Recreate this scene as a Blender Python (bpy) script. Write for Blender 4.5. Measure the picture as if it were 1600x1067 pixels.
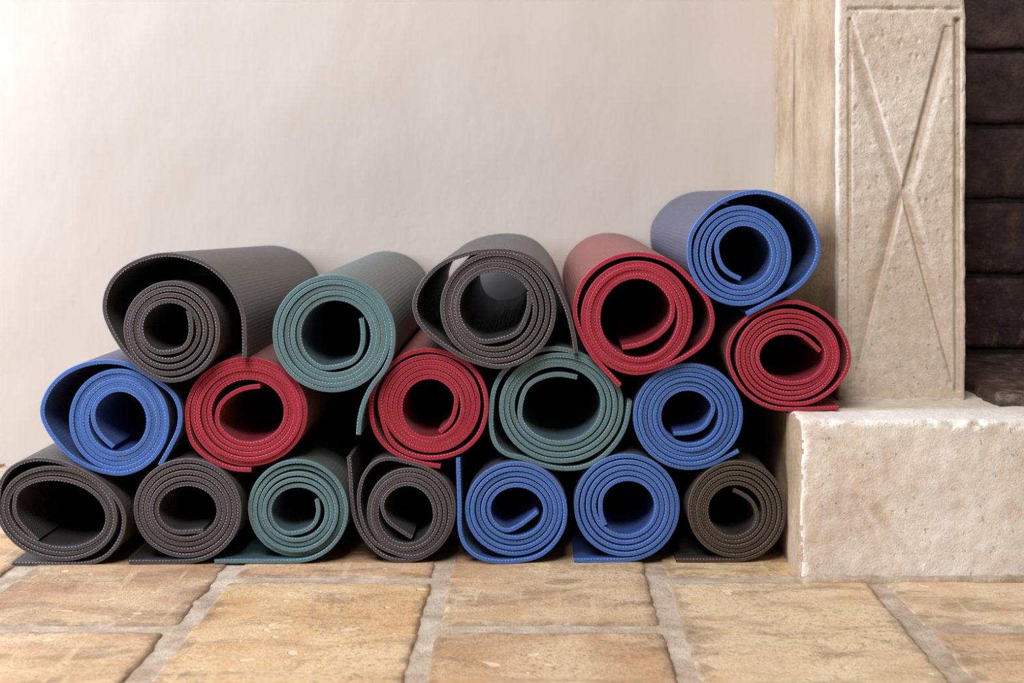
import bpy, math, random
import numpy as np
from mathutils import Vector, noise

# ------------------------------------------------------------------ clear
for o in list(bpy.data.objects):
    bpy.data.objects.remove(o, do_unlink=True)
S = bpy.context.scene
COL = S.collection
random.seed(4)

# ------------------------------------------------------------------ camera
# photograph taken as 1600 x 1067 px; level camera with a shifted (rise/fall) lens
F = 2400.0                 # focal length in px
PU, PV = 840.0, 300.0      # vanishing point of the wall normal
EYE = 0.406                # camera height (m)
WALL = 2.30                # wall distance
FRONT = 1.68               # distance of the mats' front faces
cd = bpy.data.cameras.new('camera')
cam = bpy.data.objects.new('camera', cd)
COL.objects.link(cam)
cam.location = (0, 0, EYE)
cam.rotation_euler = (math.pi / 2, 0, 0)
cd.sensor_width = 36
cd.lens = F / 1600 * 36
cd.shift_x = -(PU - 800) / 1600
cd.shift_y = -(533.5 - PV) / 1600
cd.dof.use_dof = True
cd.dof.focus_distance = 1.68
cd.dof.aperture_fstop = 9.0
S.camera = cam

# ------------------------------------------------------------------ world + lights + exposure
S.view_settings.view_transform = 'Standard'
S.view_settings.look = 'None'
S.view_settings.exposure = 0.0
S.view_settings.gamma = 1.0
S.view_settings.use_curve_mapping = False
w = bpy.data.worlds.new('room_light')
S.world = w
w.use_nodes = True
bg = w.node_tree.nodes['Background']
bg.inputs[0].default_value = (1.0, 0.90, 0.80, 1)
bg.inputs[1].default_value = 0.055


def area(name, loc, target, sx, sy, power, col):
    l = bpy.data.lights.new(name, 'AREA')
    l.shape = 'RECTANGLE'
    l.size, l.size_y = sx, sy
    l.energy = power
    l.color = col
    o = bpy.data.objects.new(name, l)
    COL.objects.link(o)
    o.location = loc
    d = Vector(target) - Vector(loc)
    o.rotation_euler = d.to_track_quat('-Z', 'Y').to_euler()
    return o


# daylight from a tall window on the left plus an unseen area light high above the camera
area('window_daylight', (-2.2, 1.45, 1.25), (-0.3, 2.2, 0.45), 1.1, 1.6, 118, (0.70, 0.83, 1.0))
area('overhead_light', (-0.65, -0.45, 2.75), (0.2, 1.75, 0.2), 1.6, 1.2, 110, (1.0, 0.95, 0.90))


# ------------------------------------------------------------------ helpers
def lin(c):
    return tuple(((x / 255) / 12.92 if x / 255 <= 0.04045 else ((x / 255 + 0.055) / 1.055) ** 2.4) for x in c) + (1.0,)


def px(u, v, d=FRONT):
    """pixel of the photograph -> world x, z at distance d"""
    return (u - PU) * d / F, EYE - (v - PV) * d / F


class NT:
    def __init__(self, name):
        self.m = bpy.data.materials.new(name)
        self.m.use_nodes = True
        self.t = self.m.node_tree
        self.b = self.t.nodes['Principled BSDF']

    def n(self, typ, **kw):
        nd = self.t.nodes.new(typ)
        for k, v in kw.items():
            if k.startswith('i_'):
                key = k[2:]
                key = int(key) if key.isdigit() else key
                nd.inputs[key].default_value = v
            else:
                setattr(nd, k, v)
        return nd

    def l(self, a, b):
        self.t.links.new(a, b)

    def noise(self, vec, scale, detail=4, rough=0.55, dist=0.0):
        nd = self.n('ShaderNodeTexNoise')
        nd.inputs['Scale'].default_value = scale
        nd.inputs['Detail'].default_value = detail
        nd.inputs['Roughness'].default_value = rough
        nd.inputs['Distortion'].default_value = dist
        if vec is not None:
            self.l(vec, nd.inputs['Vector'])
        return nd.outputs['Fac']

    def ramp(self, fac, stops):
        nd = self.n('ShaderNodeValToRGB')
        e = nd.color_ramp.elements
        while len(e) < len(stops):
            e.new(0.5)
        for k, (p, c) in enumerate(stops):
            e[k].position = p
            e[k].color = c if len(c) == 4 else lin(c)
        self.l(fac, nd.inputs['Fac'])
        return nd.outputs['Color']

    def mix(self, fac, a, b, mode='MIX'):
        nd = self.n('ShaderNodeMix', data_type='RGBA', blend_type=mode)
        for s, v in ((0, fac), (6, a), (7, b)):
            if isinstance(v, bpy.types.NodeSocket):
                self.l(v, nd.inputs[s])
            else:
                nd.inputs[s].default_value = v
        return nd.outputs[2]

    def math(self, op, a, b=0.0, c=0.0):
        nd = self.n('ShaderNodeMath', operation=op)
        for k, v in enumerate((a, b, c)):
            if isinstance(v, bpy.types.NodeSocket):
                self.l(v, nd.inputs[k])
            else:
                nd.inputs[k].default_value = v
        return nd.outputs[0]

    def bump(self, h, strength, dist, prev=None):
        nd = self.n('ShaderNodeBump')
        nd.inputs['Strength'].default_value = strength
        nd.inputs['Distance'].default_value = dist
        self.l(h, nd.inputs['Height'])
        if prev is not None:
            self.l(prev, nd.inputs['Normal'])
        return nd.outputs[0]

    def out(self, color=None, rough=None, normal=None, spec=None):
        for key, v in (('Base Color', color), ('Roughness', rough), ('Normal', normal), ('Specular IOR Level', spec)):
            if v is None:
                continue
            if isinstance(v, bpy.types.NodeSocket):
                self.l(v, self.b.inputs[key])
            else:
                self.b.inputs[key].default_value = v
        return self.m


def W(c):
    return (c, c, c, 1.0)


def geo_pos(nt):
    return nt.n('ShaderNodeNewGeometry').outputs['Position']


def mapped(nt, vec, scale=(1, 1, 1), rot=(0, 0, 0), loc=(0, 0, 0)):
    m = nt.n('ShaderNodeMapping')
    m.inputs['Scale'].default_value = scale
    m.inputs['Rotation'].default_value = rot
    m.inputs['Location'].default_value = loc
    nt.l(vec, m.inputs['Vector'])
    return m.outputs[0]


def mesh_obj(name, verts, faces, mats, parent=None, midx=None, uvs=None, sharp=35, smooth=True):
    me = bpy.data.meshes.new(name)
    me.from_pydata(verts, [], faces)
    for m in (mats if isinstance(mats, (list, tuple)) else [mats]):
        me.materials.append(m)
    if midx is not None:
        me.polygons.foreach_set('material_index', midx)
    if uvs is not None:
        ul = me.uv_layers.new(name='UVMap')
        ul.data.foreach_set('uv', uvs)
    if smooth:
        me.polygons.foreach_set('use_smooth', [True] * len(me.polygons))
        if sharp:
            me.set_sharp_from_angle(angle=math.radians(sharp))
    me.update()
    o = bpy.data.objects.new(name, me)
    COL.objects.link(o)
    if parent is not None:
        o.parent = parent
    return o


def grid_box(lo, hi, n, radius, amp, skip=()):
    """box of grids (shared vertices), edges rounded by radius(p), pushed along the normal by amp(p, nrm).
    returns verts, faces"""
    lo, hi = Vector(lo), Vector(hi)
    idx, verts, faces = {}, [], []

    def vid(i, j, k):
        key = (i, j, k)
        if key in idx:
            return idx[key]
        p = Vector((lo.x + (hi.x - lo.x) * i / n[0], lo.y + (hi.y - lo.y) * j / n[1], lo.z + (hi.z - lo.z) * k / n[2]))
        r = radius(p)
        q = Vector([min(max(p[a], lo[a] + r), hi[a] - r) for a in range(3)])
        d = p - q
        if d.length > 1e-9:
            dn = d.normalized()
            # planar part keeps the box face, corner part is rounded
            m = max(abs(d.x), abs(d.y), abs(d.z))
            p = q + dn * r * min(1.0, m / r)
        else:
            dn = Vector((0, 0, 1))
        # face normal for vertices on a flat face
        p = p + dn * amp(p, dn)
        idx[key] = len(verts)
        verts.append(tuple(p))
        return idx[key]

    nx, ny, nz = n
    if '-y' not in skip:
        for i in range(nx):
            for k in range(nz):
                faces.append((vid(i, 0, k), vid(i + 1, 0, k), vid(i + 1, 0, k + 1), vid(i, 0, k + 1)))
    if '+y' not in skip:
        for i in range(nx):
            for k in range(nz):
                faces.append((vid(i, ny, k), vid(i, ny, k + 1), vid(i + 1, ny, k + 1), vid(i + 1, ny, k)))
    if '-x' not in skip:
        for j in range(ny):
            for k in range(nz):
                faces.append((vid(0, j, k), vid(0, j, k + 1), vid(0, j + 1, k + 1), vid(0, j + 1, k)))
    if '+x' not in skip:
        for j in range(ny):
            for k in range(nz):
                faces.append((vid(nx, j, k), vid(nx, j + 1, k), vid(nx, j + 1, k + 1), vid(nx, j, k + 1)))
    if '-z' not in skip:
        for i in range(nx):
            for j in range(ny):
                faces.append((vid(i, j, 0), vid(i, j + 1, 0), vid(i + 1, j + 1, 0), vid(i + 1, j, 0)))
    if '+z' not in skip:
        for i in range(nx):
            for j in range(ny):
                faces.append((vid(i, j, nz), vid(i + 1, j, nz), vid(i + 1, j + 1, nz), vid(i, j + 1, nz)))
    return verts, faces


def fbm(p, s, o=3, off=0.0):
    v, a = 0.0, 1.0
    q = Vector((p[0] * s + off, p[1] * s + off * .7, p[2] * s - off))
    for _ in range(o):
        v += a * noise.noise(q)
        q = q * 2.13
        a *= 0.5
    return v


# ------------------------------------------------------------------ materials of the setting
def mat_plaster():
    t = NT('plaster')
    p = geo_pos(t)
    n1 = t.noise(mapped(t, p, (1, 1, 0.6)), 2.2, 5, 0.5)
    n2 = t.noise(p, 55, 5, 0.6)
    c = t.ramp(n1, [(0.3, (183, 170, 160)), (0.7, (190, 179, 170))])
    # a few faint scuffs
    v = t.noise(mapped(t, p, (18, 18, 4)), 3.0, 2, 0.5)
    sc = t.ramp(v, [(0.70, W(0)), (0.78, W(1))])
    c = t.mix(t.math('MULTIPLY', sc, 0.12), c, lin((150, 134, 120)))
    h = t.math('ADD', t.math('MULTIPLY', n2, 0.3), t.noise(mapped(t, p, (1, 1, 0.5)), 14, 3, 0.5))
    return t.out(c, 0.62, t.bump(h, 0.22, 0.006), 0.25)


def mat_grout():
    t = NT('grout')
    p = geo_pos(t)
    c = t.ramp(t.noise(p, 26, 6, 0.65), [(0.28, (146, 122, 102)), (0.5, (176, 155, 134)), (0.75, (202, 188, 171))])
    return t.out(c, 0.85, t.bump(t.noise(p, 240, 4, 0.7), 0.6, 0.003), 0.2)


def mat_tile():
    t = NT('terracotta_tile')
    p = geo_pos(t)
    oi = t.n('ShaderNodeObjectInfo')
    loc = t.n('ShaderNodeVectorMath', operation='ADD')
    t.l(p, loc.inputs[0])
    sc = t.n('ShaderNodeVectorMath', operation='SCALE')
    t.l(oi.outputs['Random'], sc.inputs['Scale'])
    sc.inputs[0].default_value = (7, 3, 5)
    t.l(sc.outputs[0], loc.inputs[1])
    q = loc.outputs[0]
    # blotches of paler and browner clay, dark stains, speckle, pale chips
    oc = oi.outputs['Color']
    s1 = t.noise(mapped(t, q, (1, 1.5, 1)), 9, 8, 0.68, 0.5)
    c = t.mix(t.ramp(s1, [(0.38, W(0)), (0.60, W(1))]), oc, t.mix(0.6, oc, lin((226, 200, 164))))
    s5 = t.noise(mapped(t, q, (1, 1.2, 1), loc=(5, 5, 0)), 6, 6, 0.65, 0.3)
    c = t.mix(t.math('MULTIPLY', t.ramp(s5, [(0.50, W(0)), (0.64, W(1))]), 0.55), c, lin((196, 146, 98)))
    s2 = t.noise(mapped(t, q, (1, 2.2, 1), loc=(3, 1, 0)), 9, 9, 0.72, 0.7)
    c = t.mix(t.math('MULTIPLY', t.ramp(s2, [(0.50, W(0)), (0.64, W(1))]), 0.60), c, lin((132, 102, 76)))
    s3 = t.noise(mapped(t, q, (1, 0.8, 1), loc=(9, 4, 0)), 170, 5, 0.75)
    spk = t.math('MULTIPLY', t.ramp(s3, [(0.50, W(0)), (0.62, W(1))]), t.ramp(s5, [(0.40, W(0.75)), (0.60, W(0.12))]))
    c = t.mix(t.math('MULTIPLY', spk, 0.7), c, lin((112, 80, 56)))
    s4 = t.noise(mapped(t, q, (1, 1, 1), loc=(2, 8, 0)), 42, 1, 0.4)
    chip = t.ramp(s4, [(0.735, W(0)), (0.75, W(1))])
    c = t.mix(t.math('MULTIPLY', chip, 0.75), c, lin((232, 206, 170)))
    s6 = t.noise(mapped(t, q, (90, 6, 1), rot=(0, 0, 0.25)), 1.0, 3, 0.5)
    c = t.mix(t.math('MULTIPLY', t.math('MULTIPLY', t.ramp(s6, [(0.60, W(0)), (0.68, W(1))]), t.ramp(s2, [(0.42, W(0)), (0.56, W(1))])), 0.45), c, lin((226, 194, 152)))
    # grime that has collected along the worn rims
    gc = t.n('ShaderNodeSeparateXYZ')
    t.l(t.n('ShaderNodeTexCoord').outputs['Generated'], gc.inputs[0])
    ex = t.math('SUBTRACT', 0.5, t.math('ABSOLUTE', t.math('SUBTRACT', gc.outputs[0], 0.5)))
    ey = t.math('MULTIPLY', t.math('SUBTRACT', 0.5, t.math('ABSOLUTE', t.math('SUBTRACT', gc.outputs[1], 0.5))), 1.6)
    rim = t.math('ADD', t.math('MINIMUM', ex, ey), t.math('MULTIPLY', t.math('SUBTRACT', t.noise(q, 34, 6, 0.7), 0.5), 0.35))
    c = t.mix(t.math('MULTIPLY', t.ramp(rim, [(0.0, W(1)), (0.07, W(0))]), 0.55), c, lin((122, 96, 76)))
    hh = t.math('SUBTRACT', t.math('MULTIPLY', t.noise(q, 220, 6, 0.75), 0.8), t.math('MULTIPLY', chip, 0.5))
    nrm = t.bump(hh, 0.75, 0.003)
    nrm = t.bump(s2, 0.5, 0.006, nrm)
    r = t.ramp(s1, [(0.3, W(0.5)), (0.7, W(0.66))])
    return t.out(c, r, nrm, 0.35)


def mat_stone(name, a, b, c3, stain, streak=False, scale=1.0):
    t = NT(name)
    p = geo_pos(t)
    n1 = t.noise(p, 9 * scale, 8, 0.66, 0.4)
    c = t.ramp(n1, [(0.30, a), (0.50, b), (0.68, c3)])
    if streak:
        s = t.noise(mapped(t, p, (7, 7, 1.4)), 1.0, 6, 0.6, 0.3)
        c = t.mix(t.math('MULTIPLY', t.ramp(s, [(0.48, W(0)), (0.72, W(1))]), 0.32), c, lin(stain))
        # one long rust-brown run down the cheek near the wall
        sx = t.n('ShaderNodeSeparateXYZ')
        t.l(p, sx.inputs[0])
        dy = t.math('ABSOLUTE', t.math('SUBTRACT', t.math('ADD', sx.outputs[1], t.math('MULTIPLY', t.noise(mapped(t, p, (0, 0, 9)), 1.0, 3), 0.05)), 2.135))
        m = t.math('MULTIPLY', t.ramp(dy, [(0.0, W(1)), (0.022, W(0))]), t.ramp(sx.outputs[2], [(0.40, W(0)), (0.46, W(1)), (0.60, W(1)), (0.625, W(0))]))
        m = t.math('MULTIPLY', m, t.ramp(t.noise(mapped(t, p, (40, 40, 6)), 1.0, 4), [(0.4, W(0.2)), (0.6, W(1))]))
        c = t.mix(t.math('MULTIPLY', m, 0.75), c, lin((104, 82, 58)))
    s2 = t.noise(mapped(t, p, (1, 1, 1.5), loc=(4, 2, 1)), 5 * scale, 7, 0.68, 0.5)
    c = t.mix(t.math('MULTIPLY', t.ramp(s2, [(0.50, W(0)), (0.70, W(1))]), 0.55), c, lin(stain))
    g1 = t.noise(mapped(t, p, (1, 1, 0.7)), 120, 6, 0.75)
    c = t.mix(t.math('MULTIPLY', t.ramp(g1, [(0.36, W(1)), (0.52, W(0))]), 0.15 if streak else 0.26), c, lin(tuple(x * 0.86 for x in stain)))
    c = t.mix(t.math('MULTIPLY', t.ramp(g1, [(0.52, W(0)), (0.66, W(1))]), 0.10 if streak else 0.30), c, lin((244, 238, 230)))
    pit = t.noise(mapped(t, p, (1, 1, 0.6)), 150, 4, 0.7)
    pt = t.ramp(pit, [(0.64, W(0)), (0.72, W(1))])
    c = t.mix(t.math('MULTIPLY', pt, 0.16), c, lin((140, 118, 96)))
    h = t.math('SUBTRACT', t.math('MULTIPLY', t.noise(p, 320, 5, 0.7), 0.5), t.math('MULTIPLY', pt, 0.6))
    nrm = t.bump(h, 0.8, 0.003)
    nrm = t.bump(n1, 0.15, 0.006, nrm)
    return t.out(c, 0.8, nrm, 0.25)


def mat_soot():
    t = NT('sooty_brick')
    p = geo_pos(t)
    n1 = t.noise(p, 22, 7, 0.65, 0.3)
    c = t.ramp(n1, [(0.3, (40, 30, 31)), (0.55, (78, 61, 62)), (0.75, (112, 86, 74))])
    n2 = t.noise(mapped(t, p, (1, 1, 0.7), loc=(3, 3, 3)), 60, 5, 0.7)
    # pale worn patches, more of them on the lower courses where the soot has burnt off
    z = t.n('ShaderNodeSeparateXYZ')
    t.l(p, z.inputs[0])
    low = t.n('ShaderNodeMapRange')
    low.inputs[1].default_value = 0.45
    low.inputs[2].default_value = 0.18
    t.l(z.outputs[2], low.inputs[0])
    f = t.math('MULTIPLY', t.ramp(n2, [(0.55, W(0)), (0.70, W(1))]), t.math('ADD', t.math('MULTIPLY', low.outputs[0], 0.75), 0.10))
    c = t.mix(f, c, lin((150, 125, 104)))
    return t.out(c, 0.7, t.bump(t.noise(p, 160, 5, 0.7), 0.6, 0.004), 0.35)


def mat_iron():
    t = NT('hearth_slab_stone')
    p = geo_pos(t)
    c = t.ramp(t.noise(mapped(t, p, (1, 0.6, 1)), 40, 7, 0.7, 0.4), [(0.3, (48, 36, 32)), (0.52, (92, 74, 66)), (0.72, (150, 132, 122))])
    return t.out(c, 0.5, t.bump(t.noise(p, 120, 6, 0.7), 0.7, 0.004), 0.5)


M_PLASTER, M_GROUT, M_TILE = mat_plaster(), mat_grout(), mat_tile()
M_PIL = mat_stone('carved_limestone', (200, 183, 166), (214, 201, 187), (224, 215, 205), (200, 178, 156))
M_SIDE = mat_stone('stained_shaded_limestone', (168, 141, 112), (186, 158, 129), (199, 174, 147), (128, 99, 73), streak=True)  # brown stained stone, darkened further to hold shade on left-facing sides
M_STEP = mat_stone('hearth_limestone', (212, 199, 187), (232, 223, 213), (242, 237, 232), (222, 194, 160), scale=0.9)
M_SOOT, M_SLAB = mat_soot(), mat_iron()
mm = NT('sooty_mortar')
M_MORTAR = mm.out(mm.ramp(mm.noise(geo_pos(mm), 80, 5), [(0.3, (18, 14, 14)), (0.7, (52, 42, 38))]), 0.9)


def tag(o, label=None, cat=None, group=None, kind=None):
    for k, v in (('label', label), ('category', cat), ('group', group), ('kind', kind)):
        if v:
            o[k] = v
    return o


# ------------------------------------------------------------------ floor: grout bed + tiles
def grid_plane(name, x0, x1, y0, y1, nx, ny, zf, mat):
    vs = [(x0 + (x1 - x0) * i / nx, y0 + (y1 - y0) * j / ny, 0) for j in range(ny + 1) for i in range(nx + 1)]
    vs = [(x, y, zf(x, y)) for x, y, _ in vs]
    fs = [(j * (nx + 1) + i, j * (nx + 1) + i + 1, (j + 1) * (nx + 1) + i + 1, (j + 1) * (nx + 1) + i) for j in range(ny) for i in range(nx)]
    return mesh_obj(name, vs, fs, mat, sharp=None)


floor = grid_plane('floor', -1.75, 1.45, -0.6, 2.34, 320, 294,
                   lambda x, y: -0.0020 + 0.0010 * fbm((x, y, 0), 18, 2), M_GROUT)
tag(floor, 'terracotta tiled floor with wide pale grout joints', 'floor', kind='structure')

TW, TL = 0.2283, 0.372
X0 = -0.331
tile_cols = {  # (column, row) -> sRGB colour of the fired clay
    (-1, 0): (176, 134, 102), (-1, -1): (200, 158, 118), (0, 0): (208, 162, 112), (0, -1): (202, 154, 106),
    (1, 0): (196, 158, 120), (1, -1): (188, 144, 104), (2, 0): (216, 184, 146), (2, -1): (210, 172, 130),
    (3, 0): (218, 190, 156), (3, -1): (206, 164, 124),
}
rng = random.Random(11)
for c in range(-6, 5):
    cx0 = X0 + c * TW
    # joints of neighbouring columns are half a tile apart
    yb = 1.612 if c % 2 == 0 else 1.430
    for r in range(-4, 3):
        ya = yb + r * TL          # near edge of the tile r
        yc = ya + TL
        if ya > 2.29 or yc < 0.35:
            continue
        g = 0.0105
        x0, x1 = cx0 + g + rng.uniform(-.003, .003), cx0 + TW - g + rng.uniform(-.003, .003)
        y0, y1 = ya + g * 1.1 + rng.uniform(-.002, .003), min(yc - g * 1.1 + rng.uniform(-.003, .002), 2.298)
        if y1 - y0 < 0.03:
            continue
        seed = rng.uniform(0, 50)
        dz = rng.uniform(-0.0008, 0.0008)

        def rad(p, s=seed):
            return max(0.0018, 0.003 + 0.004 * fbm(p, 40, 3, s))

        def amp(p, n_, s=seed):
            side = 1.0 - abs(n_.z)
            return 0.0009 * fbm(p, 16, 3, s) + side * (0.0036 * fbm((p.x, p.y, 0), 26, 4, s) + 0.0008 * fbm(p, 150, 2, s))

        near = 0 <= c + 1 <= 4 and ya > 0.9
        rs = 0.0042 if near else 0.012
        nx_, ny_ = int(TW / rs), max(4, int((y1 - y0) / rs))
        vs, fs = grid_box((x0, y0, -0.012), (x1, y1, dz), (nx_, ny_, 4), rad, amp, skip=('-z',))
        # origin in the tile's centre so every tile is its own movable piece
        ctr = Vector(((x0 + x1) / 2, (y0 + y1) / 2, 0))
        vs = [(v[0] - ctr.x, v[1] - ctr.y, v[2]) for v in vs]
        o = mesh_obj('tile', vs, fs, M_TILE, floor, sharp=None)
        o.location = ctr
        base = tile_cols.get((c, r + (1 if c % 2 == 0 else 0)))
        if base is None:
            k = rng.uniform(-14, 14)
            base = (200 + k, 162 + k + rng.uniform(-8, 8), 120 + k)
        o.color = lin(base)

# ------------------------------------------------------------------ back wall
nxw, nzw = 240, 120


def wall_mesh():
    x0, x1, z0, z1 = -1.75, 1.45, -0.03, 1.6
    vs, fs = [], []
    for k in range(nzw + 1):
        for i in range(nxw + 1):
            x, z = x0 + (x1 - x0) * i / nxw, z0 + (z1 - z0) * k / nzw
            y = WALL + 0.0035 * fbm((x, 0, z), 3.0, 3) - 0.001
            vs.append((x, y, z))
    for k in range(nzw):
        for i in range(nxw):
            a = k * (nxw + 1) + i
            fs.append((a, a + 1, a + nxw + 2, a + nxw + 1))
    n0 = len(vs)
    vs += [(x0, WALL + .12, z0), (x1, WALL + .12, z0), (x1, WALL + .12, z1), (x0, WALL + .12, z1)]
    fs.append((n0 + 1, n0, n0 + 3, n0 + 2))
    top = nzw * (nxw + 1)
    fs.append(tuple([top + i for i in range(nxw + 1)]) + (n0 + 2, n0 + 3))
    return vs, fs


vs, fs = wall_mesh()
wall = mesh_obj('wall_back', vs, fs, M_PLASTER, sharp=40)
tag(wall, 'off-white plastered wall behind the stacked mats', 'wall', kind='structure')

# ------------------------------------------------------------------ fireplace
fire = bpy.data.objects.new('fireplace', None)
COL.objects.link(fire)
fire.location = (0.55, 1.95, 0)
tag(fire, 'cream stone fireplace with carved cross panel pillar, hearth step and sooty bricks', 'fireplace')


def fpart(name, vs, fs, mat, parent=fire, sharp=None, midx=None):
    off = fire.location
    return mesh_obj(name, [(v[0] - off.x, v[1] - off.y, v[2] - off.z) for v in vs], fs, mat, parent, midx=midx, sharp=sharp)


def seg_d(x, z, a, b):
    ax, az = a
    bx, bz = b
    t = ((x - ax) * (bx - ax) + (z - az) * (bz - az)) / ((bx - ax) ** 2 + (bz - az) ** 2)
    t = min(1, max(0, t))
    return math.hypot(x - ax - t * (bx - ax), z - az - t * (bz - az)), t


# hearth step
SX0, SX1, SY0, SZ = 0.275, 1.30, 1.611, 0.1665


def rad(p):
    return max(0.003, 0.007 + 0.006 * fbm(p, 34, 4, 3.0))


def amp(p, n_):
    a = 0.0010 * fbm(p, 20, 4, 1.0) + 0.0005 * fbm(p, 70, 2, 9.0)
    if n_.y < -0.9:                                   # two old slanting scars in the front face
        for (ua, va_, ub, vb, wd, dp) in ((1335, 775, 1368, 830, .0035, .0016), (1372, 795, 1438, 882, .0055, .0030)):
            e, _ = seg_d(p.x, p.z, px(ua, va_, SY0), px(ub, vb, SY0))
            a -= dp * max(0, 1 - e / wd)
    if abs(n_.z) > 0.3 and abs(n_.y) > 0.3:          # broken front edge
        a -= 0.009 * max(0, fbm(p, 60, 4, 5.0))
    return a


vs, fs = grid_box((SX0, SY0, -0.03), (SX1, 2.295, SZ), (340, 90, 66), rad, amp, skip=('-z', '+y'))
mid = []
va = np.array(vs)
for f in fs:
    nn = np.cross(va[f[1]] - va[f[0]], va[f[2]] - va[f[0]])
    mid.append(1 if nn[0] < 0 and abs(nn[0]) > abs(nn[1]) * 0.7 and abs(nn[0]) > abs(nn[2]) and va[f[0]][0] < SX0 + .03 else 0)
fpart('hearth_step', vs, fs, [M_STEP, M_SIDE], midx=mid)  # the darker stone on the left face also paints in shade from the mats


# mortar fillet along the foot of the step
def radm(p):
    return 0.006


vs, fs = grid_box((SX0 + .002, SY0 - 0.013, -0.02), (SX1, SY0 + 0.01, 0.004), (150, 6, 5), radm,
                  lambda p, n_: 0.003 * fbm(p, 30, 3, 2.0) + 0.001 * fbm(p, 120, 2), skip=('-z',))
fpart('mortar_fillet', vs, fs, M_GROUT)

# pillar with carved panel
PY = 1.766
PX0, _ = px(1308, 0, PY)
PX1, _ = px(1510, 0, PY)
PTOP = px(0, 13, PY)[1]


def zz(v):
    return px(0, v, PY)[1]


def xx(u):
    return px(u, 0, PY)[0]


GL, GR, GT, GB = xx(1328), xx(1496), zz(14), zz(606)
CXp, CZp = xx(1411), zz(300)


TLc, TRc, BLc, BRc = (xx(1330), zz(32)), (xx(1479), zz(40)), (xx(1336), zz(600)), (xx(1490), zz(600))
CC = (CXp, CZp)


def carve(x, z):
    """depth cut into the front face (m)"""
    d = 0.0
    wob = 0.0006 * noise.noise(Vector((x * 60, z * 60, 2)))
    # margins
    if GB - .004 < z < zz(28):
        e = abs(x - GL + wob)
        d = max(d, 0.0050 * max(0, 1 - e / 0.0028))
        e = abs(x - GR + wob)
        d = max(d, 0.0085 * max(0, 1 - e / 0.0046))
    if GL - .002 < x < GR + .004:
        e = abs(z - GT + wob)
        k = 0.5 + 0.9 * noise.noise(Vector((x * 55, 3, 0)))
        d = max(d, 0.007 * max(0, 1 - e / 0.0034) * min(1, max(0.15, k)))
    # side triangles of the cross are let in along the diagonals
    if GL < x < GR and GB < z < GT:
        for a, right in ((TLc, 0), (BLc, 0), (TRc, 1), (BRc, 1)):
            dd, t = seg_d(x, z, a, CC)
            lx = a[0] + (CC[0] - a[0]) * ((z - a[1]) / (CC[1] - a[1])) if abs(CC[1] - a[1]) > 1e-6 else a[0]
            inz = min(a[1], CC[1]) <= z <= max(a[1], CC[1])
            if not inz:
                continue
            side = (x < lx) if not right else (x > lx)
            fade = min(1.0, 0.35 + 2.0 * t)
            if side:
                d = max(d, (0.0085 if right else 0.0070) * fade * max(0, 1 - dd / 0.014) ** 1.5)
            else:
                d = max(d, (0.0085 if right else 0.0070) * fade * max(0, 1 - dd / 0.0036))
    return d


pit_r = random.Random(5)
pits = [(pit_r.uniform(PX0, PX1), pit_r.uniform(SZ, 0.7), pit_r.uniform(0.0007, 0.0019)) for _ in range(170)]
pit_grid = {}
for a, b, r_ in pits:
    pit_grid.setdefault((int(a * 100), int(b * 100)), []).append((a, b, r_))


def pit_depth(x, z):
    d = 0.0
    i0, k0 = int(x * 100), int(z * 100)
    for i in (i0 - 1, i0, i0 + 1):
        for k in (k0 - 1, k0, k0 + 1):
            for a, b, r_ in pit_grid.get((i, k), ()):
                e = math.hypot(x - a, (z - b) * 0.7)
                if e < r_ * 1.5:
                    d = max(d, 0.0016 * (1 - e / (r_ * 1.5)))
    return d


def radp(p):
    return max(0.0025, 0.0048 + 0.0035 * fbm(p, 30, 3, 8.0))


def ampp(p, n_):
    a = 0.0009 * fbm(p, 14, 3, 2.0) + 0.0005 * fbm(p, 80, 2, 4.0)
    if n_.y < -0.9:
        a -= carve(p.x, p.z) + pit_depth(p.x, p.z)
    return a


def skew(v):
    # left cheek leans outwards towards the wall
    t = (v[1] - PY) / (2.29 - PY)
    s = max(0.0, 1 - (v[0] - PX0) / 0.06)
    return (v[0] + 0.012 * t * s, v[1], v[2])


vs, fs = grid_box((PX0, PY, SZ - 0.004), (PX1, 2.29, 0.80), (104, 40, 430), radp, ampp, skip=('-z', '+y'))
vs = [skew(v) for v in vs]
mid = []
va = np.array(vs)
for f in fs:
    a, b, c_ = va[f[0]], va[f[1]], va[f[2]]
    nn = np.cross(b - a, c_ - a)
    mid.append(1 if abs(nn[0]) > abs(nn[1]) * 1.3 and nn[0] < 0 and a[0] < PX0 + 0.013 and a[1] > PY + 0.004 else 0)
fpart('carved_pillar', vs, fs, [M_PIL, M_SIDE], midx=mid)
# ragged mortar at the foot of the pillar
vs, fs = grid_box((PX0 + .004, PY - 0.0025, SZ - 0.004), (PX1 - .001, PY + 0.01, SZ + 0.003), (80, 5, 4), lambda p: 0.003,
                  lambda p, n_: 0.0022 * fbm(p, 90, 3, 2.0), skip=('-z',))
fpart('mortar_fillet', vs, fs, M_PIL)
# mortar seam in the corner where the pillar meets the plaster
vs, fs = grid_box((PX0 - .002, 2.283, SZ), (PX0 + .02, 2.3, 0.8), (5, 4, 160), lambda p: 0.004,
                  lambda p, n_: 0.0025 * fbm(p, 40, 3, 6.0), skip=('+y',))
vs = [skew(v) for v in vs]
fpart('mortar_seam', vs, fs, M_SIDE)

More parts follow.
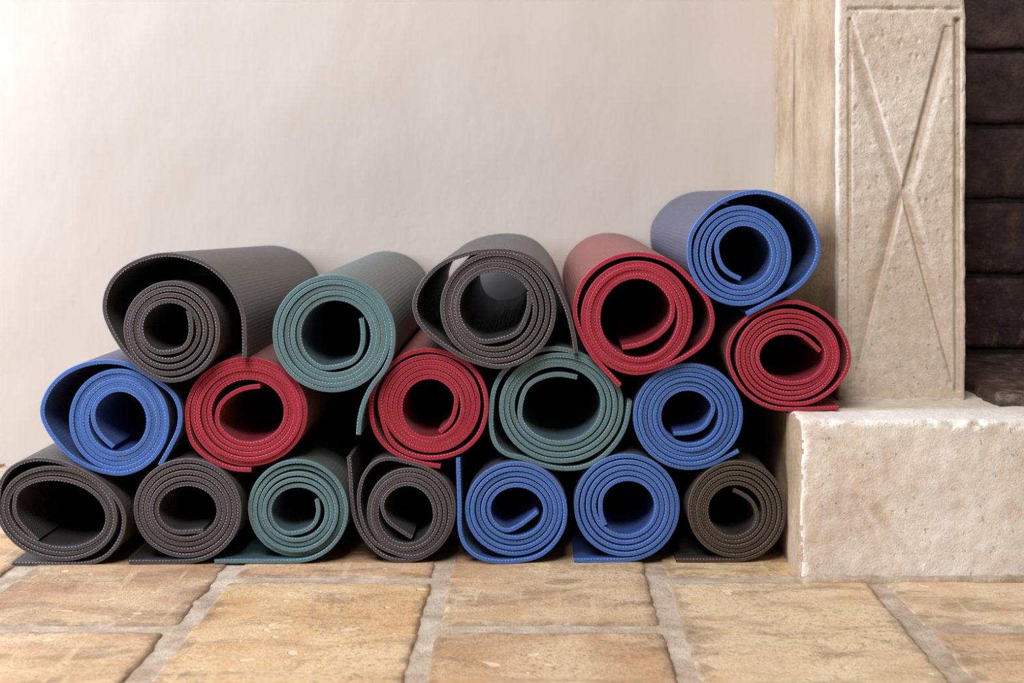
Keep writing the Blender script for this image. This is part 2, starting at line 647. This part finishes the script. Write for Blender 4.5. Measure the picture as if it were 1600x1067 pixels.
# firebox back wall: mortar bed with single bricks
BY = 2.14
fb = fpart('firebox_wall', *grid_box((PX1 - .05, BY + 0.006, SZ - .01), (1.25, 2.28, 0.92), (30, 3, 30), lambda p: 0.002,
                                      lambda p, n_: 0.001 * fbm(p, 60, 2), skip=('+y',)), M_MORTAR)
BH = 0.1043
zb = 0.185
brr = random.Random(3)
for row in range(7):
    z0, z1 = zb + row * BH + .004, zb + (row + 1) * BH - .003
    x = PX1 - 0.05
    while x < 1.22:
        L = 0.147 if (row % 2 and x < PX1) else 0.26
        x1 = min(x + L, 1.25)
        sd = brr.uniform(0, 40)
        pr = brr.uniform(-.0015, .0025)
        vs, fs = grid_box((x + .003, BY - pr, z0), (x1 - .003, BY + 0.03, z1), (20, 3, 11),
                          lambda p, s=sd: max(.0025, 0.005 + 0.003 * fbm(p, 30, 2, s)),
                          lambda p, n_, s=sd: 0.0018 * fbm(p, 28, 3, s), skip=('+y',))
        fpart('brick', vs, fs, M_SOOT, fb)
        x = x1
# firebox cheek behind the pillar (runs from pillar to back wall of the firebox)
vs, fs = grid_box((PX1 - .012, PY + 0.12, SZ - .003), (PX1 - .001, BY + .01, 0.80), (3, 20, 30), lambda p: 0.002,
                  lambda p, n_: 0.001 * fbm(p, 50, 2), skip=())
fpart('firebox_cheek', vs, fs, M_SOOT)

# dark hearth slab with a clipped corner, lying on the step
sl = [(1518, 1.80), (1545, 1.738), (1562, 1.717)]
poly = [(px(1519, 0, 1.83)[0], BY + .004), (px(1519, 0, 1.83)[0], 1.83), (px(1540, 0, 1.755)[0], 1.755), (px(1562, 0, 1.717)[0], 1.717)]
z0s, z1s = SZ + .0005, SZ + 0.0135
edge = []
for i in range(len(poly) - 1):
    a, b = poly[i], poly[i + 1]
    n_ = max(2, int(math.hypot(b[0] - a[0], b[1] - a[1]) / 0.005))
    for k in range(n_):
        edge.append((a[0] + (b[0] - a[0]) * k / n_, a[1] + (b[1] - a[1]) * k / n_))
for k in range(121):
    edge.append((poly[-1][0] + (1.22 - poly[-1][0]) * k / 120, poly[-1][1]))
edge.append((1.22, BY + .004))
vs, fs = [], []
rings = [(0.0, z0s), (-0.0015, z0s + .004), (0.0, z1s - .003), (0.0035, z1s)]
cxs, cys = 0.85, 1.95
for ins, z in rings:
    for (x, y) in edge:
        d = Vector((cxs - x, cys - y)).normalized() if y < BY else Vector((0, 0))
        j = 0.0022 * fbm((x, y, z), 60, 3, 1.0)
        vs.append((x + d.x * (ins + j), y + d.y * (ins + j), z + (0.0008 * fbm((x, y, 0), 40, 2) if z == z1s else 0)))
N = len(edge)
for r_ in range(3):
    for i in range(N):
        a, b = r_ * N + i, r_ * N + (i + 1) % N
        fs.append((a, b, b + N, a + N))
fs.append(tuple(3 * N + i for i in range(N)))
fpart('hearth_slab', vs, fs, M_SLAB, sharp=50)


# ------------------------------------------------------------------ rolled mats
def mat_sheet(name, surf):
    # ribbed foam sheet
    t = NT(name)
    uv = t.n('ShaderNodeUVMap').outputs[0]
    sp = t.n('ShaderNodeSeparateXYZ')
    t.l(uv, sp.inputs[0])
    k = 2 * math.pi / 0.0042
    a = t.math('SINE', t.math('MULTIPLY', sp.outputs[0], k))
    b = t.math('SINE', t.math('MULTIPLY', sp.outputs[1], k * 0.8))
    h = t.math('ADD', t.math('MULTIPLY', a, b), t.math('MULTIPLY', a, 0.25))
    n1 = t.noise(uv, 30, 5, 0.6)
    c = t.mix(t.ramp(n1, [(0.3, W(0)), (0.7, W(1))]), lin(surf), lin(tuple(min(255, x * 1.08 + 4) for x in surf)))
    t.b.inputs['Sheen Weight'].default_value = 0.07
    t.b.inputs['Sheen Roughness'].default_value = 0.45
    return t.out(c, 0.46, t.bump(h, 0.6, 0.0007), 0.5)


def mat_mat(name, outer, inner, edge, dash, dash_amt=0.82):
    """outer face and inner face of the two-tone sheet, and its cut edge"""
    M1, M3 = mat_sheet(name + '_outer_face', outer), mat_sheet(name + '_inner_face', inner)
    # cut edge: matt foam, rib ends along its inner side painted pale where they catch light
    t = NT(name + '_cut_edge')
    uv = t.n('ShaderNodeUVMap').outputs[0]
    sp = t.n('ShaderNodeSeparateXYZ')
    t.l(uv, sp.inputs[0])
    n1 = t.noise(mapped(t, uv, (260, 3.0, 1)), 1.0, 4, 0.6)
    n2 = t.noise(mapped(t, uv, (14, 0.3, 1)), 1.0, 3, 0.5)
    n3 = t.noise(mapped(t, uv, (900, 6, 1)), 1.0, 2, 0.5)
    c = t.mix(t.ramp(n1, [(0.3, W(0)), (0.7, W(1))]), lin(tuple(x * 0.90 for x in edge)), lin(tuple(min(255, x * 1.08) for x in edge)))
    c = t.mix(t.math('MULTIPLY', t.ramp(n3, [(0.45, W(0)), (0.75, W(1))]), 0.25), c, lin(dash))
    v = sp.outputs[1]
    band = t.math('MULTIPLY', t.ramp(v, [(0.02, W(0)), (0.08, W(1)), (0.17, W(1)), (0.24, W(0))]), 1.0)
    ds = t.ramp(t.math('SINE', t.math('MULTIPLY', sp.outputs[0], 2 * math.pi / 0.0036)), [(0.25, W(0)), (0.45, W(1))])
    on = t.ramp(n2, [(0.38, W(0.25)), (0.58, W(1))])
    f = t.math('MULTIPLY', t.math('MULTIPLY', band, on), t.math('MULTIPLY', ds, dash_amt))
    band2 = t.ramp(v, [(0.86, W(0)), (0.93, W(1)), (0.97, W(1)), (1.0, W(0))])
    f2 = t.math('MULTIPLY', band2, 0.25 * dash_amt)
    c = t.mix(f, c, lin(dash))
    c = t.mix(f2, c, lin(dash))
    M2 = t.out(c, 0.75, t.bump(n1, 0.5, 0.0008), 0.3)
    return [M1, M2, M3]


MATS = {  # outer faces have window glare mixed into their greyer colours
    'blue': mat_mat('blue', (62, 62, 84), (44, 74, 140), (56, 96, 172), (150, 185, 235)),
    'red': mat_mat('red', (118, 54, 50), (128, 26, 44), (152, 19, 47), (245, 140, 150)),
    'teal': mat_mat('teal', (76, 84, 82), (60, 88, 98), (82, 109, 116), (165, 205, 208)),
    'black': mat_mat('black', (56, 50, 48), (44, 40, 44), (51, 46, 52), (205, 194, 196)),
    'brown': mat_mat('brown', (44, 37, 34), (38, 31, 28), (49, 39, 35), (180, 158, 140)),
}


def smooth_path(pts, step=2.5, sig=2.6):
    P = np.array(pts, float)
    d = np.hypot(*np.diff(P, axis=0).T)
    keep = np.concatenate([[True], d > 0.4])
    P = P[keep]
    out = []
    n = len(P)
    for i in range(n - 1):
        p0 = P[i - 1] if i > 0 else 2 * P[0] - P[1]
        p1, p2 = P[i], P[i + 1]
        p3 = P[i + 2] if i + 2 < n else 2 * P[-1] - P[-2]
        t0 = 0.0
        t1 = t0 + max(1e-3, np.linalg.norm(p1 - p0)) ** 0.5
        t2 = t1 + max(1e-3, np.linalg.norm(p2 - p1)) ** 0.5
        t3 = t2 + max(1e-3, np.linalg.norm(p3 - p2)) ** 0.5
        m = max(2, int(np.linalg.norm(p2 - p1) / 1.0))
        t = np.linspace(t1, t2, m, endpoint=False)[:, None]
        A1 = (t1 - t) / (t1 - t0) * p0 + (t - t0) / (t1 - t0) * p1
        A2 = (t2 - t) / (t2 - t1) * p1 + (t - t1) / (t2 - t1) * p2
        A3 = (t3 - t) / (t3 - t2) * p2 + (t - t2) / (t3 - t2) * p3
        B1 = (t2 - t) / (t2 - t0) * A1 + (t - t0) / (t2 - t0) * A2
        B2 = (t3 - t) / (t3 - t1) * A2 + (t - t1) / (t3 - t1) * A3
        out.append((t2 - t) / (t2 - t1) * B1 + (t - t1) / (t2 - t1) * B2)
    Q = np.vstack(out + [P[-1:]])
    s = np.concatenate([[0], np.cumsum(np.hypot(*np.diff(Q, axis=0).T))])
    m = int(s[-1] / step)
    u = np.linspace(0, s[-1], m + 1)
    Q = np.stack([np.interp(u, s, Q[:, 0]), np.interp(u, s, Q[:, 1])], 1)
    k = np.arange(-8, 9)
    g = np.exp(-0.5 * (k / sig) ** 2)
    g /= g.sum()
    ext = np.vstack([2 * Q[0] - Q[8:0:-1], Q, 2 * Q[-1] - Q[-2:-10:-1]])
    return np.stack([np.convolve(ext[:, 0], g, 'valid'), np.convolve(ext[:, 1], g, 'valid')], 1)


def spiral(cin, rin, cout, rout, th0, turns, direction, rot=0.0):
    pts = []
    m = int(turns * 36)
    for i in range(m + 1):
        s = i / m
        th = math.radians(th0 + direction * 360 * turns * s)
        cx, cy = cin[0] + (cout[0] - cin[0]) * s, cin[1] + (cout[1] - cin[1]) * s
        a, b = rin[0] + (rout[0] - rin[0]) * s, rin[1] + (rout[1] - rin[1]) * s
        x, y = a * math.cos(th), b * math.sin(th)
        if rot:
            c_, s_ = math.cos(math.radians(rot)), math.sin(math.radians(rot))
            x, y = x * c_ - y * s_, x * s_ + y * c_
        pts.append((cx + x, cy + y))
    return pts


YG = 'rolled foam exercise mats stacked against the wall'


def roll(color, label, pre, sp, suf, thick, front=0.0, back=0.0, bshift=(0, 0), bscale=1.0, tele=0.003, marks=(), seed=0):
    """one mat: a sheet wound along a path drawn in the plane of its front face, running back to the wall"""
    path = smooth_path(list(pre) + spiral(*sp)[2:] + list(suf))
    X = (path[:, 0] - PU) * FRONT / F
    Z = EYE - (path[:, 1] - PV) * FRONT / F
    T = thick * 0.89 * FRONT / F
    dx, dz = np.gradient(X), np.gradient(Z)
    ln = np.hypot(dx, dz)
    dx, dz = dx / ln, dz / ln
    # normal pointing away from the roll's centre
    nx, nz = dz, -dx
    cx, cz = px(*sp[2])
    if np.sum(nx * (X - cx) + nz * (Z - cz)) < 0:
        nx, nz = -nx, -nz
    s = np.concatenate([[0], np.cumsum(np.hypot(np.diff(X), np.diff(Z)))])
    n = len(X)
    base = Vector((cx, FRONT, 0))
    zmin = float((Z - T / 2).min())
    origin = Vector((cx, FRONT + 0.3, zmin))
    yf = FRONT + front
    yb = WALL - 0.006 - back
    tl = np.array([tele * noise.noise(Vector((si * 4.0, seed * 3.7, 0.5))) + 0.0004 * noise.noise(Vector((si * 40, seed, 2))) for si in s])
    ch = 0.0006
    verts, rows = [], []
    # cross-section stations: (offset across thickness, y, is_back)
    st = [(+.5, 'b'), (+.5, 'm'), (+.5, 'c'), (+.5 - ch / T, 'f'), (0, 'f'), (-.5 + ch / T, 'f'), (-.5, 'c'), (-.5, 'm'), (-.5, 'b')]
    for off, w_ in st:
        ox, oz = X + nx * T * off, Z + nz * T * off
        if w_ == 'f':
            y = yf + tl
        elif w_ == 'c':
            y = yf + tl + ch
        elif w_ == 'm':
            y = np.full(n, (yf + yb) / 2)
        else:
            y = np.full(n, yb)
        f_ = {'f': 0, 'c': 0, 'm': 0.5, 'b': 1}[w_]
        k = 1 + (bscale - 1) * f_
        ox = cx + (ox - cx) * k + bshift[0] * FRONT / F * f_
        oz = zmin + (oz - zmin) * k - bshift[1] * FRONT / F * f_
        rows.append((ox, y, oz))
    nst = len(st)
    V = np.stack([np.stack(r_, 1) for r_ in rows], 1).reshape(-1, 3)   # sample-major
    V = V - np.array(origin)
    faces, mi, uvs = [], [], []
    vy = [r_[1] for r_ in rows]
    fv = {3: 0.93, 4: 0.5, 5: 0.07, 2: 1.0, 6: 0.0}
    for i in range(n - 1):
        a, b = i * nst, (i + 1) * nst
        for j in range(nst - 1):
            faces.append((a + j, b + j, b + j + 1, a + j + 1))
            edge = 2 <= j <= 5
            mi.append(1 if edge else (0 if j < 2 else 2))
            if edge:
                uvs += [s[i], fv[j], s[i + 1], fv[j], s[i + 1], fv[j + 1], s[i], fv[j + 1]]
            else:
                uvs += [s[i], vy[j][i], s[i + 1], vy[j][i + 1], s[i + 1], vy[j + 1][i + 1], s[i], vy[j + 1][i]]
        faces.append((a + nst - 1, b + nst - 1, b, a))
        mi.append(1)
        uvs += [s[i], 0, s[i + 1], 0, s[i + 1], 1, s[i], 1]
    for i, flip in ((0, False), (n - 1, True)):           # the two cut ends of the sheet
        f = [i * nst + j for j in range(nst)]
        if flip:
            f.reverse()
        faces.append(tuple(f))
        mi.append(1)
        uvs += [0.0, 0.5] * nst
    o = mesh_obj('rolled_mat', [tuple(v) for v in V], faces, MATS[color], midx=mi, uvs=uvs, sharp=40)
    # consistent winding
    o.location = origin
    tag(o, label, 'yoga mat', YG)
    # small red print on the inner face of the sheet
    for (s0, s1, y0, y1) in marks:
        r_ = random.Random(seed + 9)
        mv, mf = [], []
        u = s0
        line = 0
        while u < s1:
            wv = r_.uniform(.0012, .0022)
            yy = y0
            while yy < y1:
                lw = r_.uniform(.003, .008)
                quad = []
                sl_ = r_.uniform(-.002, .002)
                for (uu, y_) in ((u, yy), (u + wv, yy + sl_), (u + wv, yy + lw + sl_), (u, yy + lw)):
                    i = int(np.searchsorted(s, uu))
                    quad.append((X[i] - nx[i] * (T / 2 + .0004) - origin.x, yf + y_ - origin.y, Z[i] - nz[i] * (T / 2 + .0004) - origin.z))
                b0 = len(mv)
                mv += quad
                mf.append((b0, b0 + 1, b0 + 2, b0 + 3))
                yy += lw + r_.uniform(.001, .004)
            u += wv + r_.uniform(.0014, .003)
        mk = mesh_obj('printed_mark', mv, mf, M_PRINT, o, smooth=False)
        mk['label'] = 'small red printed marking'
    return o


tp = NT('red_print')
M_PRINT = tp.out(lin((190, 70, 60)), 0.5)

# ---- top row
roll('black', 'black mat at left end of the top row, outer layer gaping round a tight core',
     [(298, 484), (302, 500), (302, 521), (292, 541.5)],
     ((266.4, 512), (40, 39), (270.9, 514.5), (76, 78), 90, 4, 1),
     [(243, 585), (212, 561), (183, 521), (168, 483), (175, 446), (203, 415.6), (262.5, 397), (325.5, 412.7), (364, 448), (382, 488), (385, 529), (385, 557)],
     8.0, front=-.012, bshift=(4, 6), bscale=.93, seed=1, marks=((.045, .056, .04, .06),))
roll('teal', 'teal mat in the top row with a loose tail hanging down its right side',
     [(565.6, 496.8), (568.5, 516.5), (566.2, 542.7), (554, 563)],
     ((524.5, 523), (54, 54), (521.2, 521.8), (94.5, 92), 90, 4.75, 1),
     [(612, 554), (601, 577.6), (584, 599.3), (571.4, 624), (564, 650), (561.5, 677)],
     8.6, front=-.008, bshift=(-5, -2), seed=2, marks=((.050, .062, .05, .075),))
roll('black', 'black mat in the middle of the top row with the wall showing through its core',
     [(827.2, 455.5), (827.2, 473.8), (821, 498), (807.7, 520)],
     ((773, 480), (56, 56), (777, 482), (91, 90), 90, 4, 1),
     [(729.7, 559), (684.6, 531), (656, 503), (648.3, 476), (656, 449.4), (684, 416.5), (726, 397.5), (778.4, 391), (824.7, 400), (860, 431), (883.2, 476), (895.4, 520), (899.8, 550.6)],
     8.2, front=-.006, back=.022, seed=3)
roll('red', 'red mat in the top row, leaning against the highest blue mat',
     [(972, 542.5), (999, 538), (1029, 523), (1049, 498)],
     ((996, 495), (58, 62), (997, 494.7), (88, 87.6), 0, 3.75, -1),
     [(1042, 570), (1072.5, 555.5), (1101.6, 532.4), (1113, 502), (1104, 466.6), (1077, 435.5), (1044.7, 408.4), (994, 396.5), (946, 408.4), (910.5, 441), (898, 482), (905.4, 516), (924.4, 552.7), (948.5, 580.5), (968.7, 602)],
     8.2, front=-.004, bshift=(-2, -6), seed=4)
roll('blue', 'blue mat at the right end of the top row, highest of all, loose outer layer',
     [(1155.8, 435), (1142, 429), (1125.5, 414)],
     ((1160, 397), (43.7, 46), (1155.8, 397), (80, 79), 180, 4, 1),
     [(1078.5, 368.7), (1097.7, 338.8), (1128, 314), (1179, 299.6), (1224.5, 311), (1260.6, 340.2), (1277.5, 383), (1272, 412), (1245, 447), (1195.6, 474), (1165.7, 490)],
     8.2, front=-.006, bshift=(8, 2), seed=5)
# ---- middle row
roll('blue', 'blue mat at the left end of the middle row, gaping open on its left side',
     [(177.6, 697.6), (160.8, 683), (148.4, 664)],
     ((186.6, 656.7), (43, 47), (184, 658), (79, 82), 180, 4.75, 1),
     [(143, 731), (115.8, 716), (90, 690.5), (71.3, 662), (66, 641.4), (75.5, 611.7), (103.4, 582.3), (146, 566.5), (191, 567), (226, 582), (252, 600), (269, 613), (281, 638), (280, 668.4), (267.6, 695.4), (250, 727)],
     8.2, front=.0, seed=6)
roll('red', 'red mat in the middle row between the gaping blue mat and the hanging teal tail',
     [(405.5, 604), (382.3, 607), (358.7, 617.7), (341, 636.4)],
     ((389, 644), (54, 49), (385.5, 646), (94.5, 86), 180, 5.0, -1),
     [(299, 691), (328, 719), (364, 733), (392, 734.5)],
     8.0, front=.002, tele=.004, seed=7)
roll('red', 'red mat in the middle row squeezed between the two teal mats',
     [(686.4, 676), (704, 660.9)],
     ((672, 637), (43.5, 46), (672, 633), (79, 77), 0, 4.5, -1),
     [(609.5, 689), (636.5, 709), (672.5, 716.5), (717.5, 707), (746.7, 682), (759, 646), (756, 608), (735.5, 574), (699.5, 554), (668, 547.8), (634, 555), (603, 578), (583, 610), (579, 642), (587, 677), (612, 706), (650, 723), (687.8, 730)],
     8.0, front=.004, seed=8)
roll('teal', 'teal mat in the middle row with a wide flattened core and bulging outer layer',
     [(902, 590.8), (873.8, 586), (845, 591.5), (822, 607.4)],
     ((873.5, 634), (65, 58), (875, 637), (96, 87), 180, 3.5, -1),
     [(968.6, 614), (952, 588), (927.4, 566), (898.5, 551.7), (867.6, 545.5), (836.6, 549.5), (807.8, 563), (784, 585.7), (771, 612.5), (768, 637), (767, 666), (774, 695), (791, 711), (816, 717), (847, 728), (884, 734), (921, 728), (954, 704), (975, 673), (981, 651.7), (984.5, 628)],
     8.4, front=.006, seed=9)
roll('blue', 'blue mat in the middle row above the brownish black mat',
     [(1053.4, 679), (1078.7, 677.4), (1101.2, 669)],
     ((1077, 651), (42.5, 41), (1078, 650.3), (87, 83), 0, 5.75, -1),
     [(1110.5, 728), (1133, 717.5), (1155.5, 706)],
     7.1, front=.006, seed=10)
roll('red', 'red mat resting on the stone hearth step beside the pillar',
     [(1281, 548.4), (1264.6, 532), (1248, 521)],
     ((1236, 556), (51.5, 38.5), (1232, 556), (81.5, 74.5), -90, 4.5, -1),
     [(1262, 629), (1290, 616), (1313, 594.6), (1326, 568), (1326, 548.4), (1317, 522.8), (1297, 497), (1265.6, 478), (1236, 471.5), (1204.6, 477.5), (1169, 496.2), (1145.6, 522.8), (1137, 552.3), (1143.6, 579.8), (1161.3, 609), (1187, 629), (1214.4, 638), (1257.7, 638.8), (1310, 637)],
     7.0, front=-.002, seed=11, bshift=(-5, 0))
# ---- bottom row
roll('black', 'black mat at the left end of the bottom row, squashed into a wide oval',
     [(61.3, 843), (41, 823.8), (26.3, 802.5)],
     ((94, 799), (75, 50), (93, 798), (94, 74.5), 180, 3, 1, 12),
     [(3, 757), (17, 733), (40, 719.5), (67.5, 715.5), (100, 721), (140, 739), (175, 766), (195, 797.5), (194, 830), (175, 861), (148, 876.5), (100, 879.5), (50, 879.5), (21, 879.5)],
     7.4, front=-.006, seed=12)
roll('black', 'black mat second from the left in the bottom row, with red print inside its core',
     [(318.8, 828)],
     ((292.5, 796), (45, 36.5), (292, 795), (85, 81), 90, 5, 1),
     [(260, 877), (230, 876.6), (203, 876.6)],
     7.7, front=-.004, seed=13, marks=((.052, .078, .045, .075),))
roll('teal', 'teal mat resting on the floor in the bottom row',
     [(494.3, 780.9), (497.6, 794.3), (495.3, 810), (485.4, 825.7)],
     ((463.5, 800), (41.5, 36.6), (463.8, 796), (79.5, 80), 90, 5, 1),
     [(420, 876.5), (380, 876), (336, 876.5)],
     7.4, front=.0, tele=.006, seed=14, marks=((.034, .056, .045, .075),))
roll('black', 'black mat in the bottom row between the floor-level teal mat and a blue mat',
     [(643.4, 840.4), (622.8, 827.4), (604, 812)],
     ((635, 803), (41, 45), (638, 801), (67, 70), 180, 3.75, 1),
     [(588, 851), (569, 824), (561, 793), (561, 768.7), (569, 742), (585.7, 723), (606.3, 717), (633, 722.3), (664, 731.5), (690.8, 750), (706.3, 777), (709, 801.6), (703, 828.5), (682.6, 857.3), (653.7, 874), (622.8, 876.5), (596, 868), (569, 841), (554.7, 812), (549.6, 779), (547.5, 742), (545, 714)],
     6.9, front=.002, seed=15)
roll('blue', 'blue mat in the bottom row with its tail standing up against the black mat',
     [(840, 799.7), (825, 812), (806, 825)],
     ((806, 797), (41, 35), (804.5, 797), (79, 75), 90, 4.75, 1),
     [(880.5, 823), (865, 849.5), (842, 868), (807, 876.2), (766.5, 875.8), (740.4, 866), (724, 846.8), (718.5, 823), (718.3, 792), (717, 756.5), (716, 716)],
     7.4, front=.0, seed=16)
roll('blue', 'blue mat in the bottom row beside the brownish black mat',
     [(945.8, 820.6), (939.4, 806.4)],
     ((980, 791.5), (43, 41), (977.4, 792.4), (84, 83.5), 180, 4.75, 1),
     [(940, 876.2), (897, 876.2)],
     7.8, front=.003, seed=17)
roll('brown', 'brownish black mat at the right end of the bottom row beside the hearth step',
     [(1147, 767), (1165, 776), (1179, 789)],
     ((1147.5, 801), (40, 39), (1151, 798), (78, 78.5), 0, 5.25, 1),
     [(1122, 877), (1090, 876.6), (1057, 876.6)],
     6.8, front=.004, seed=18)
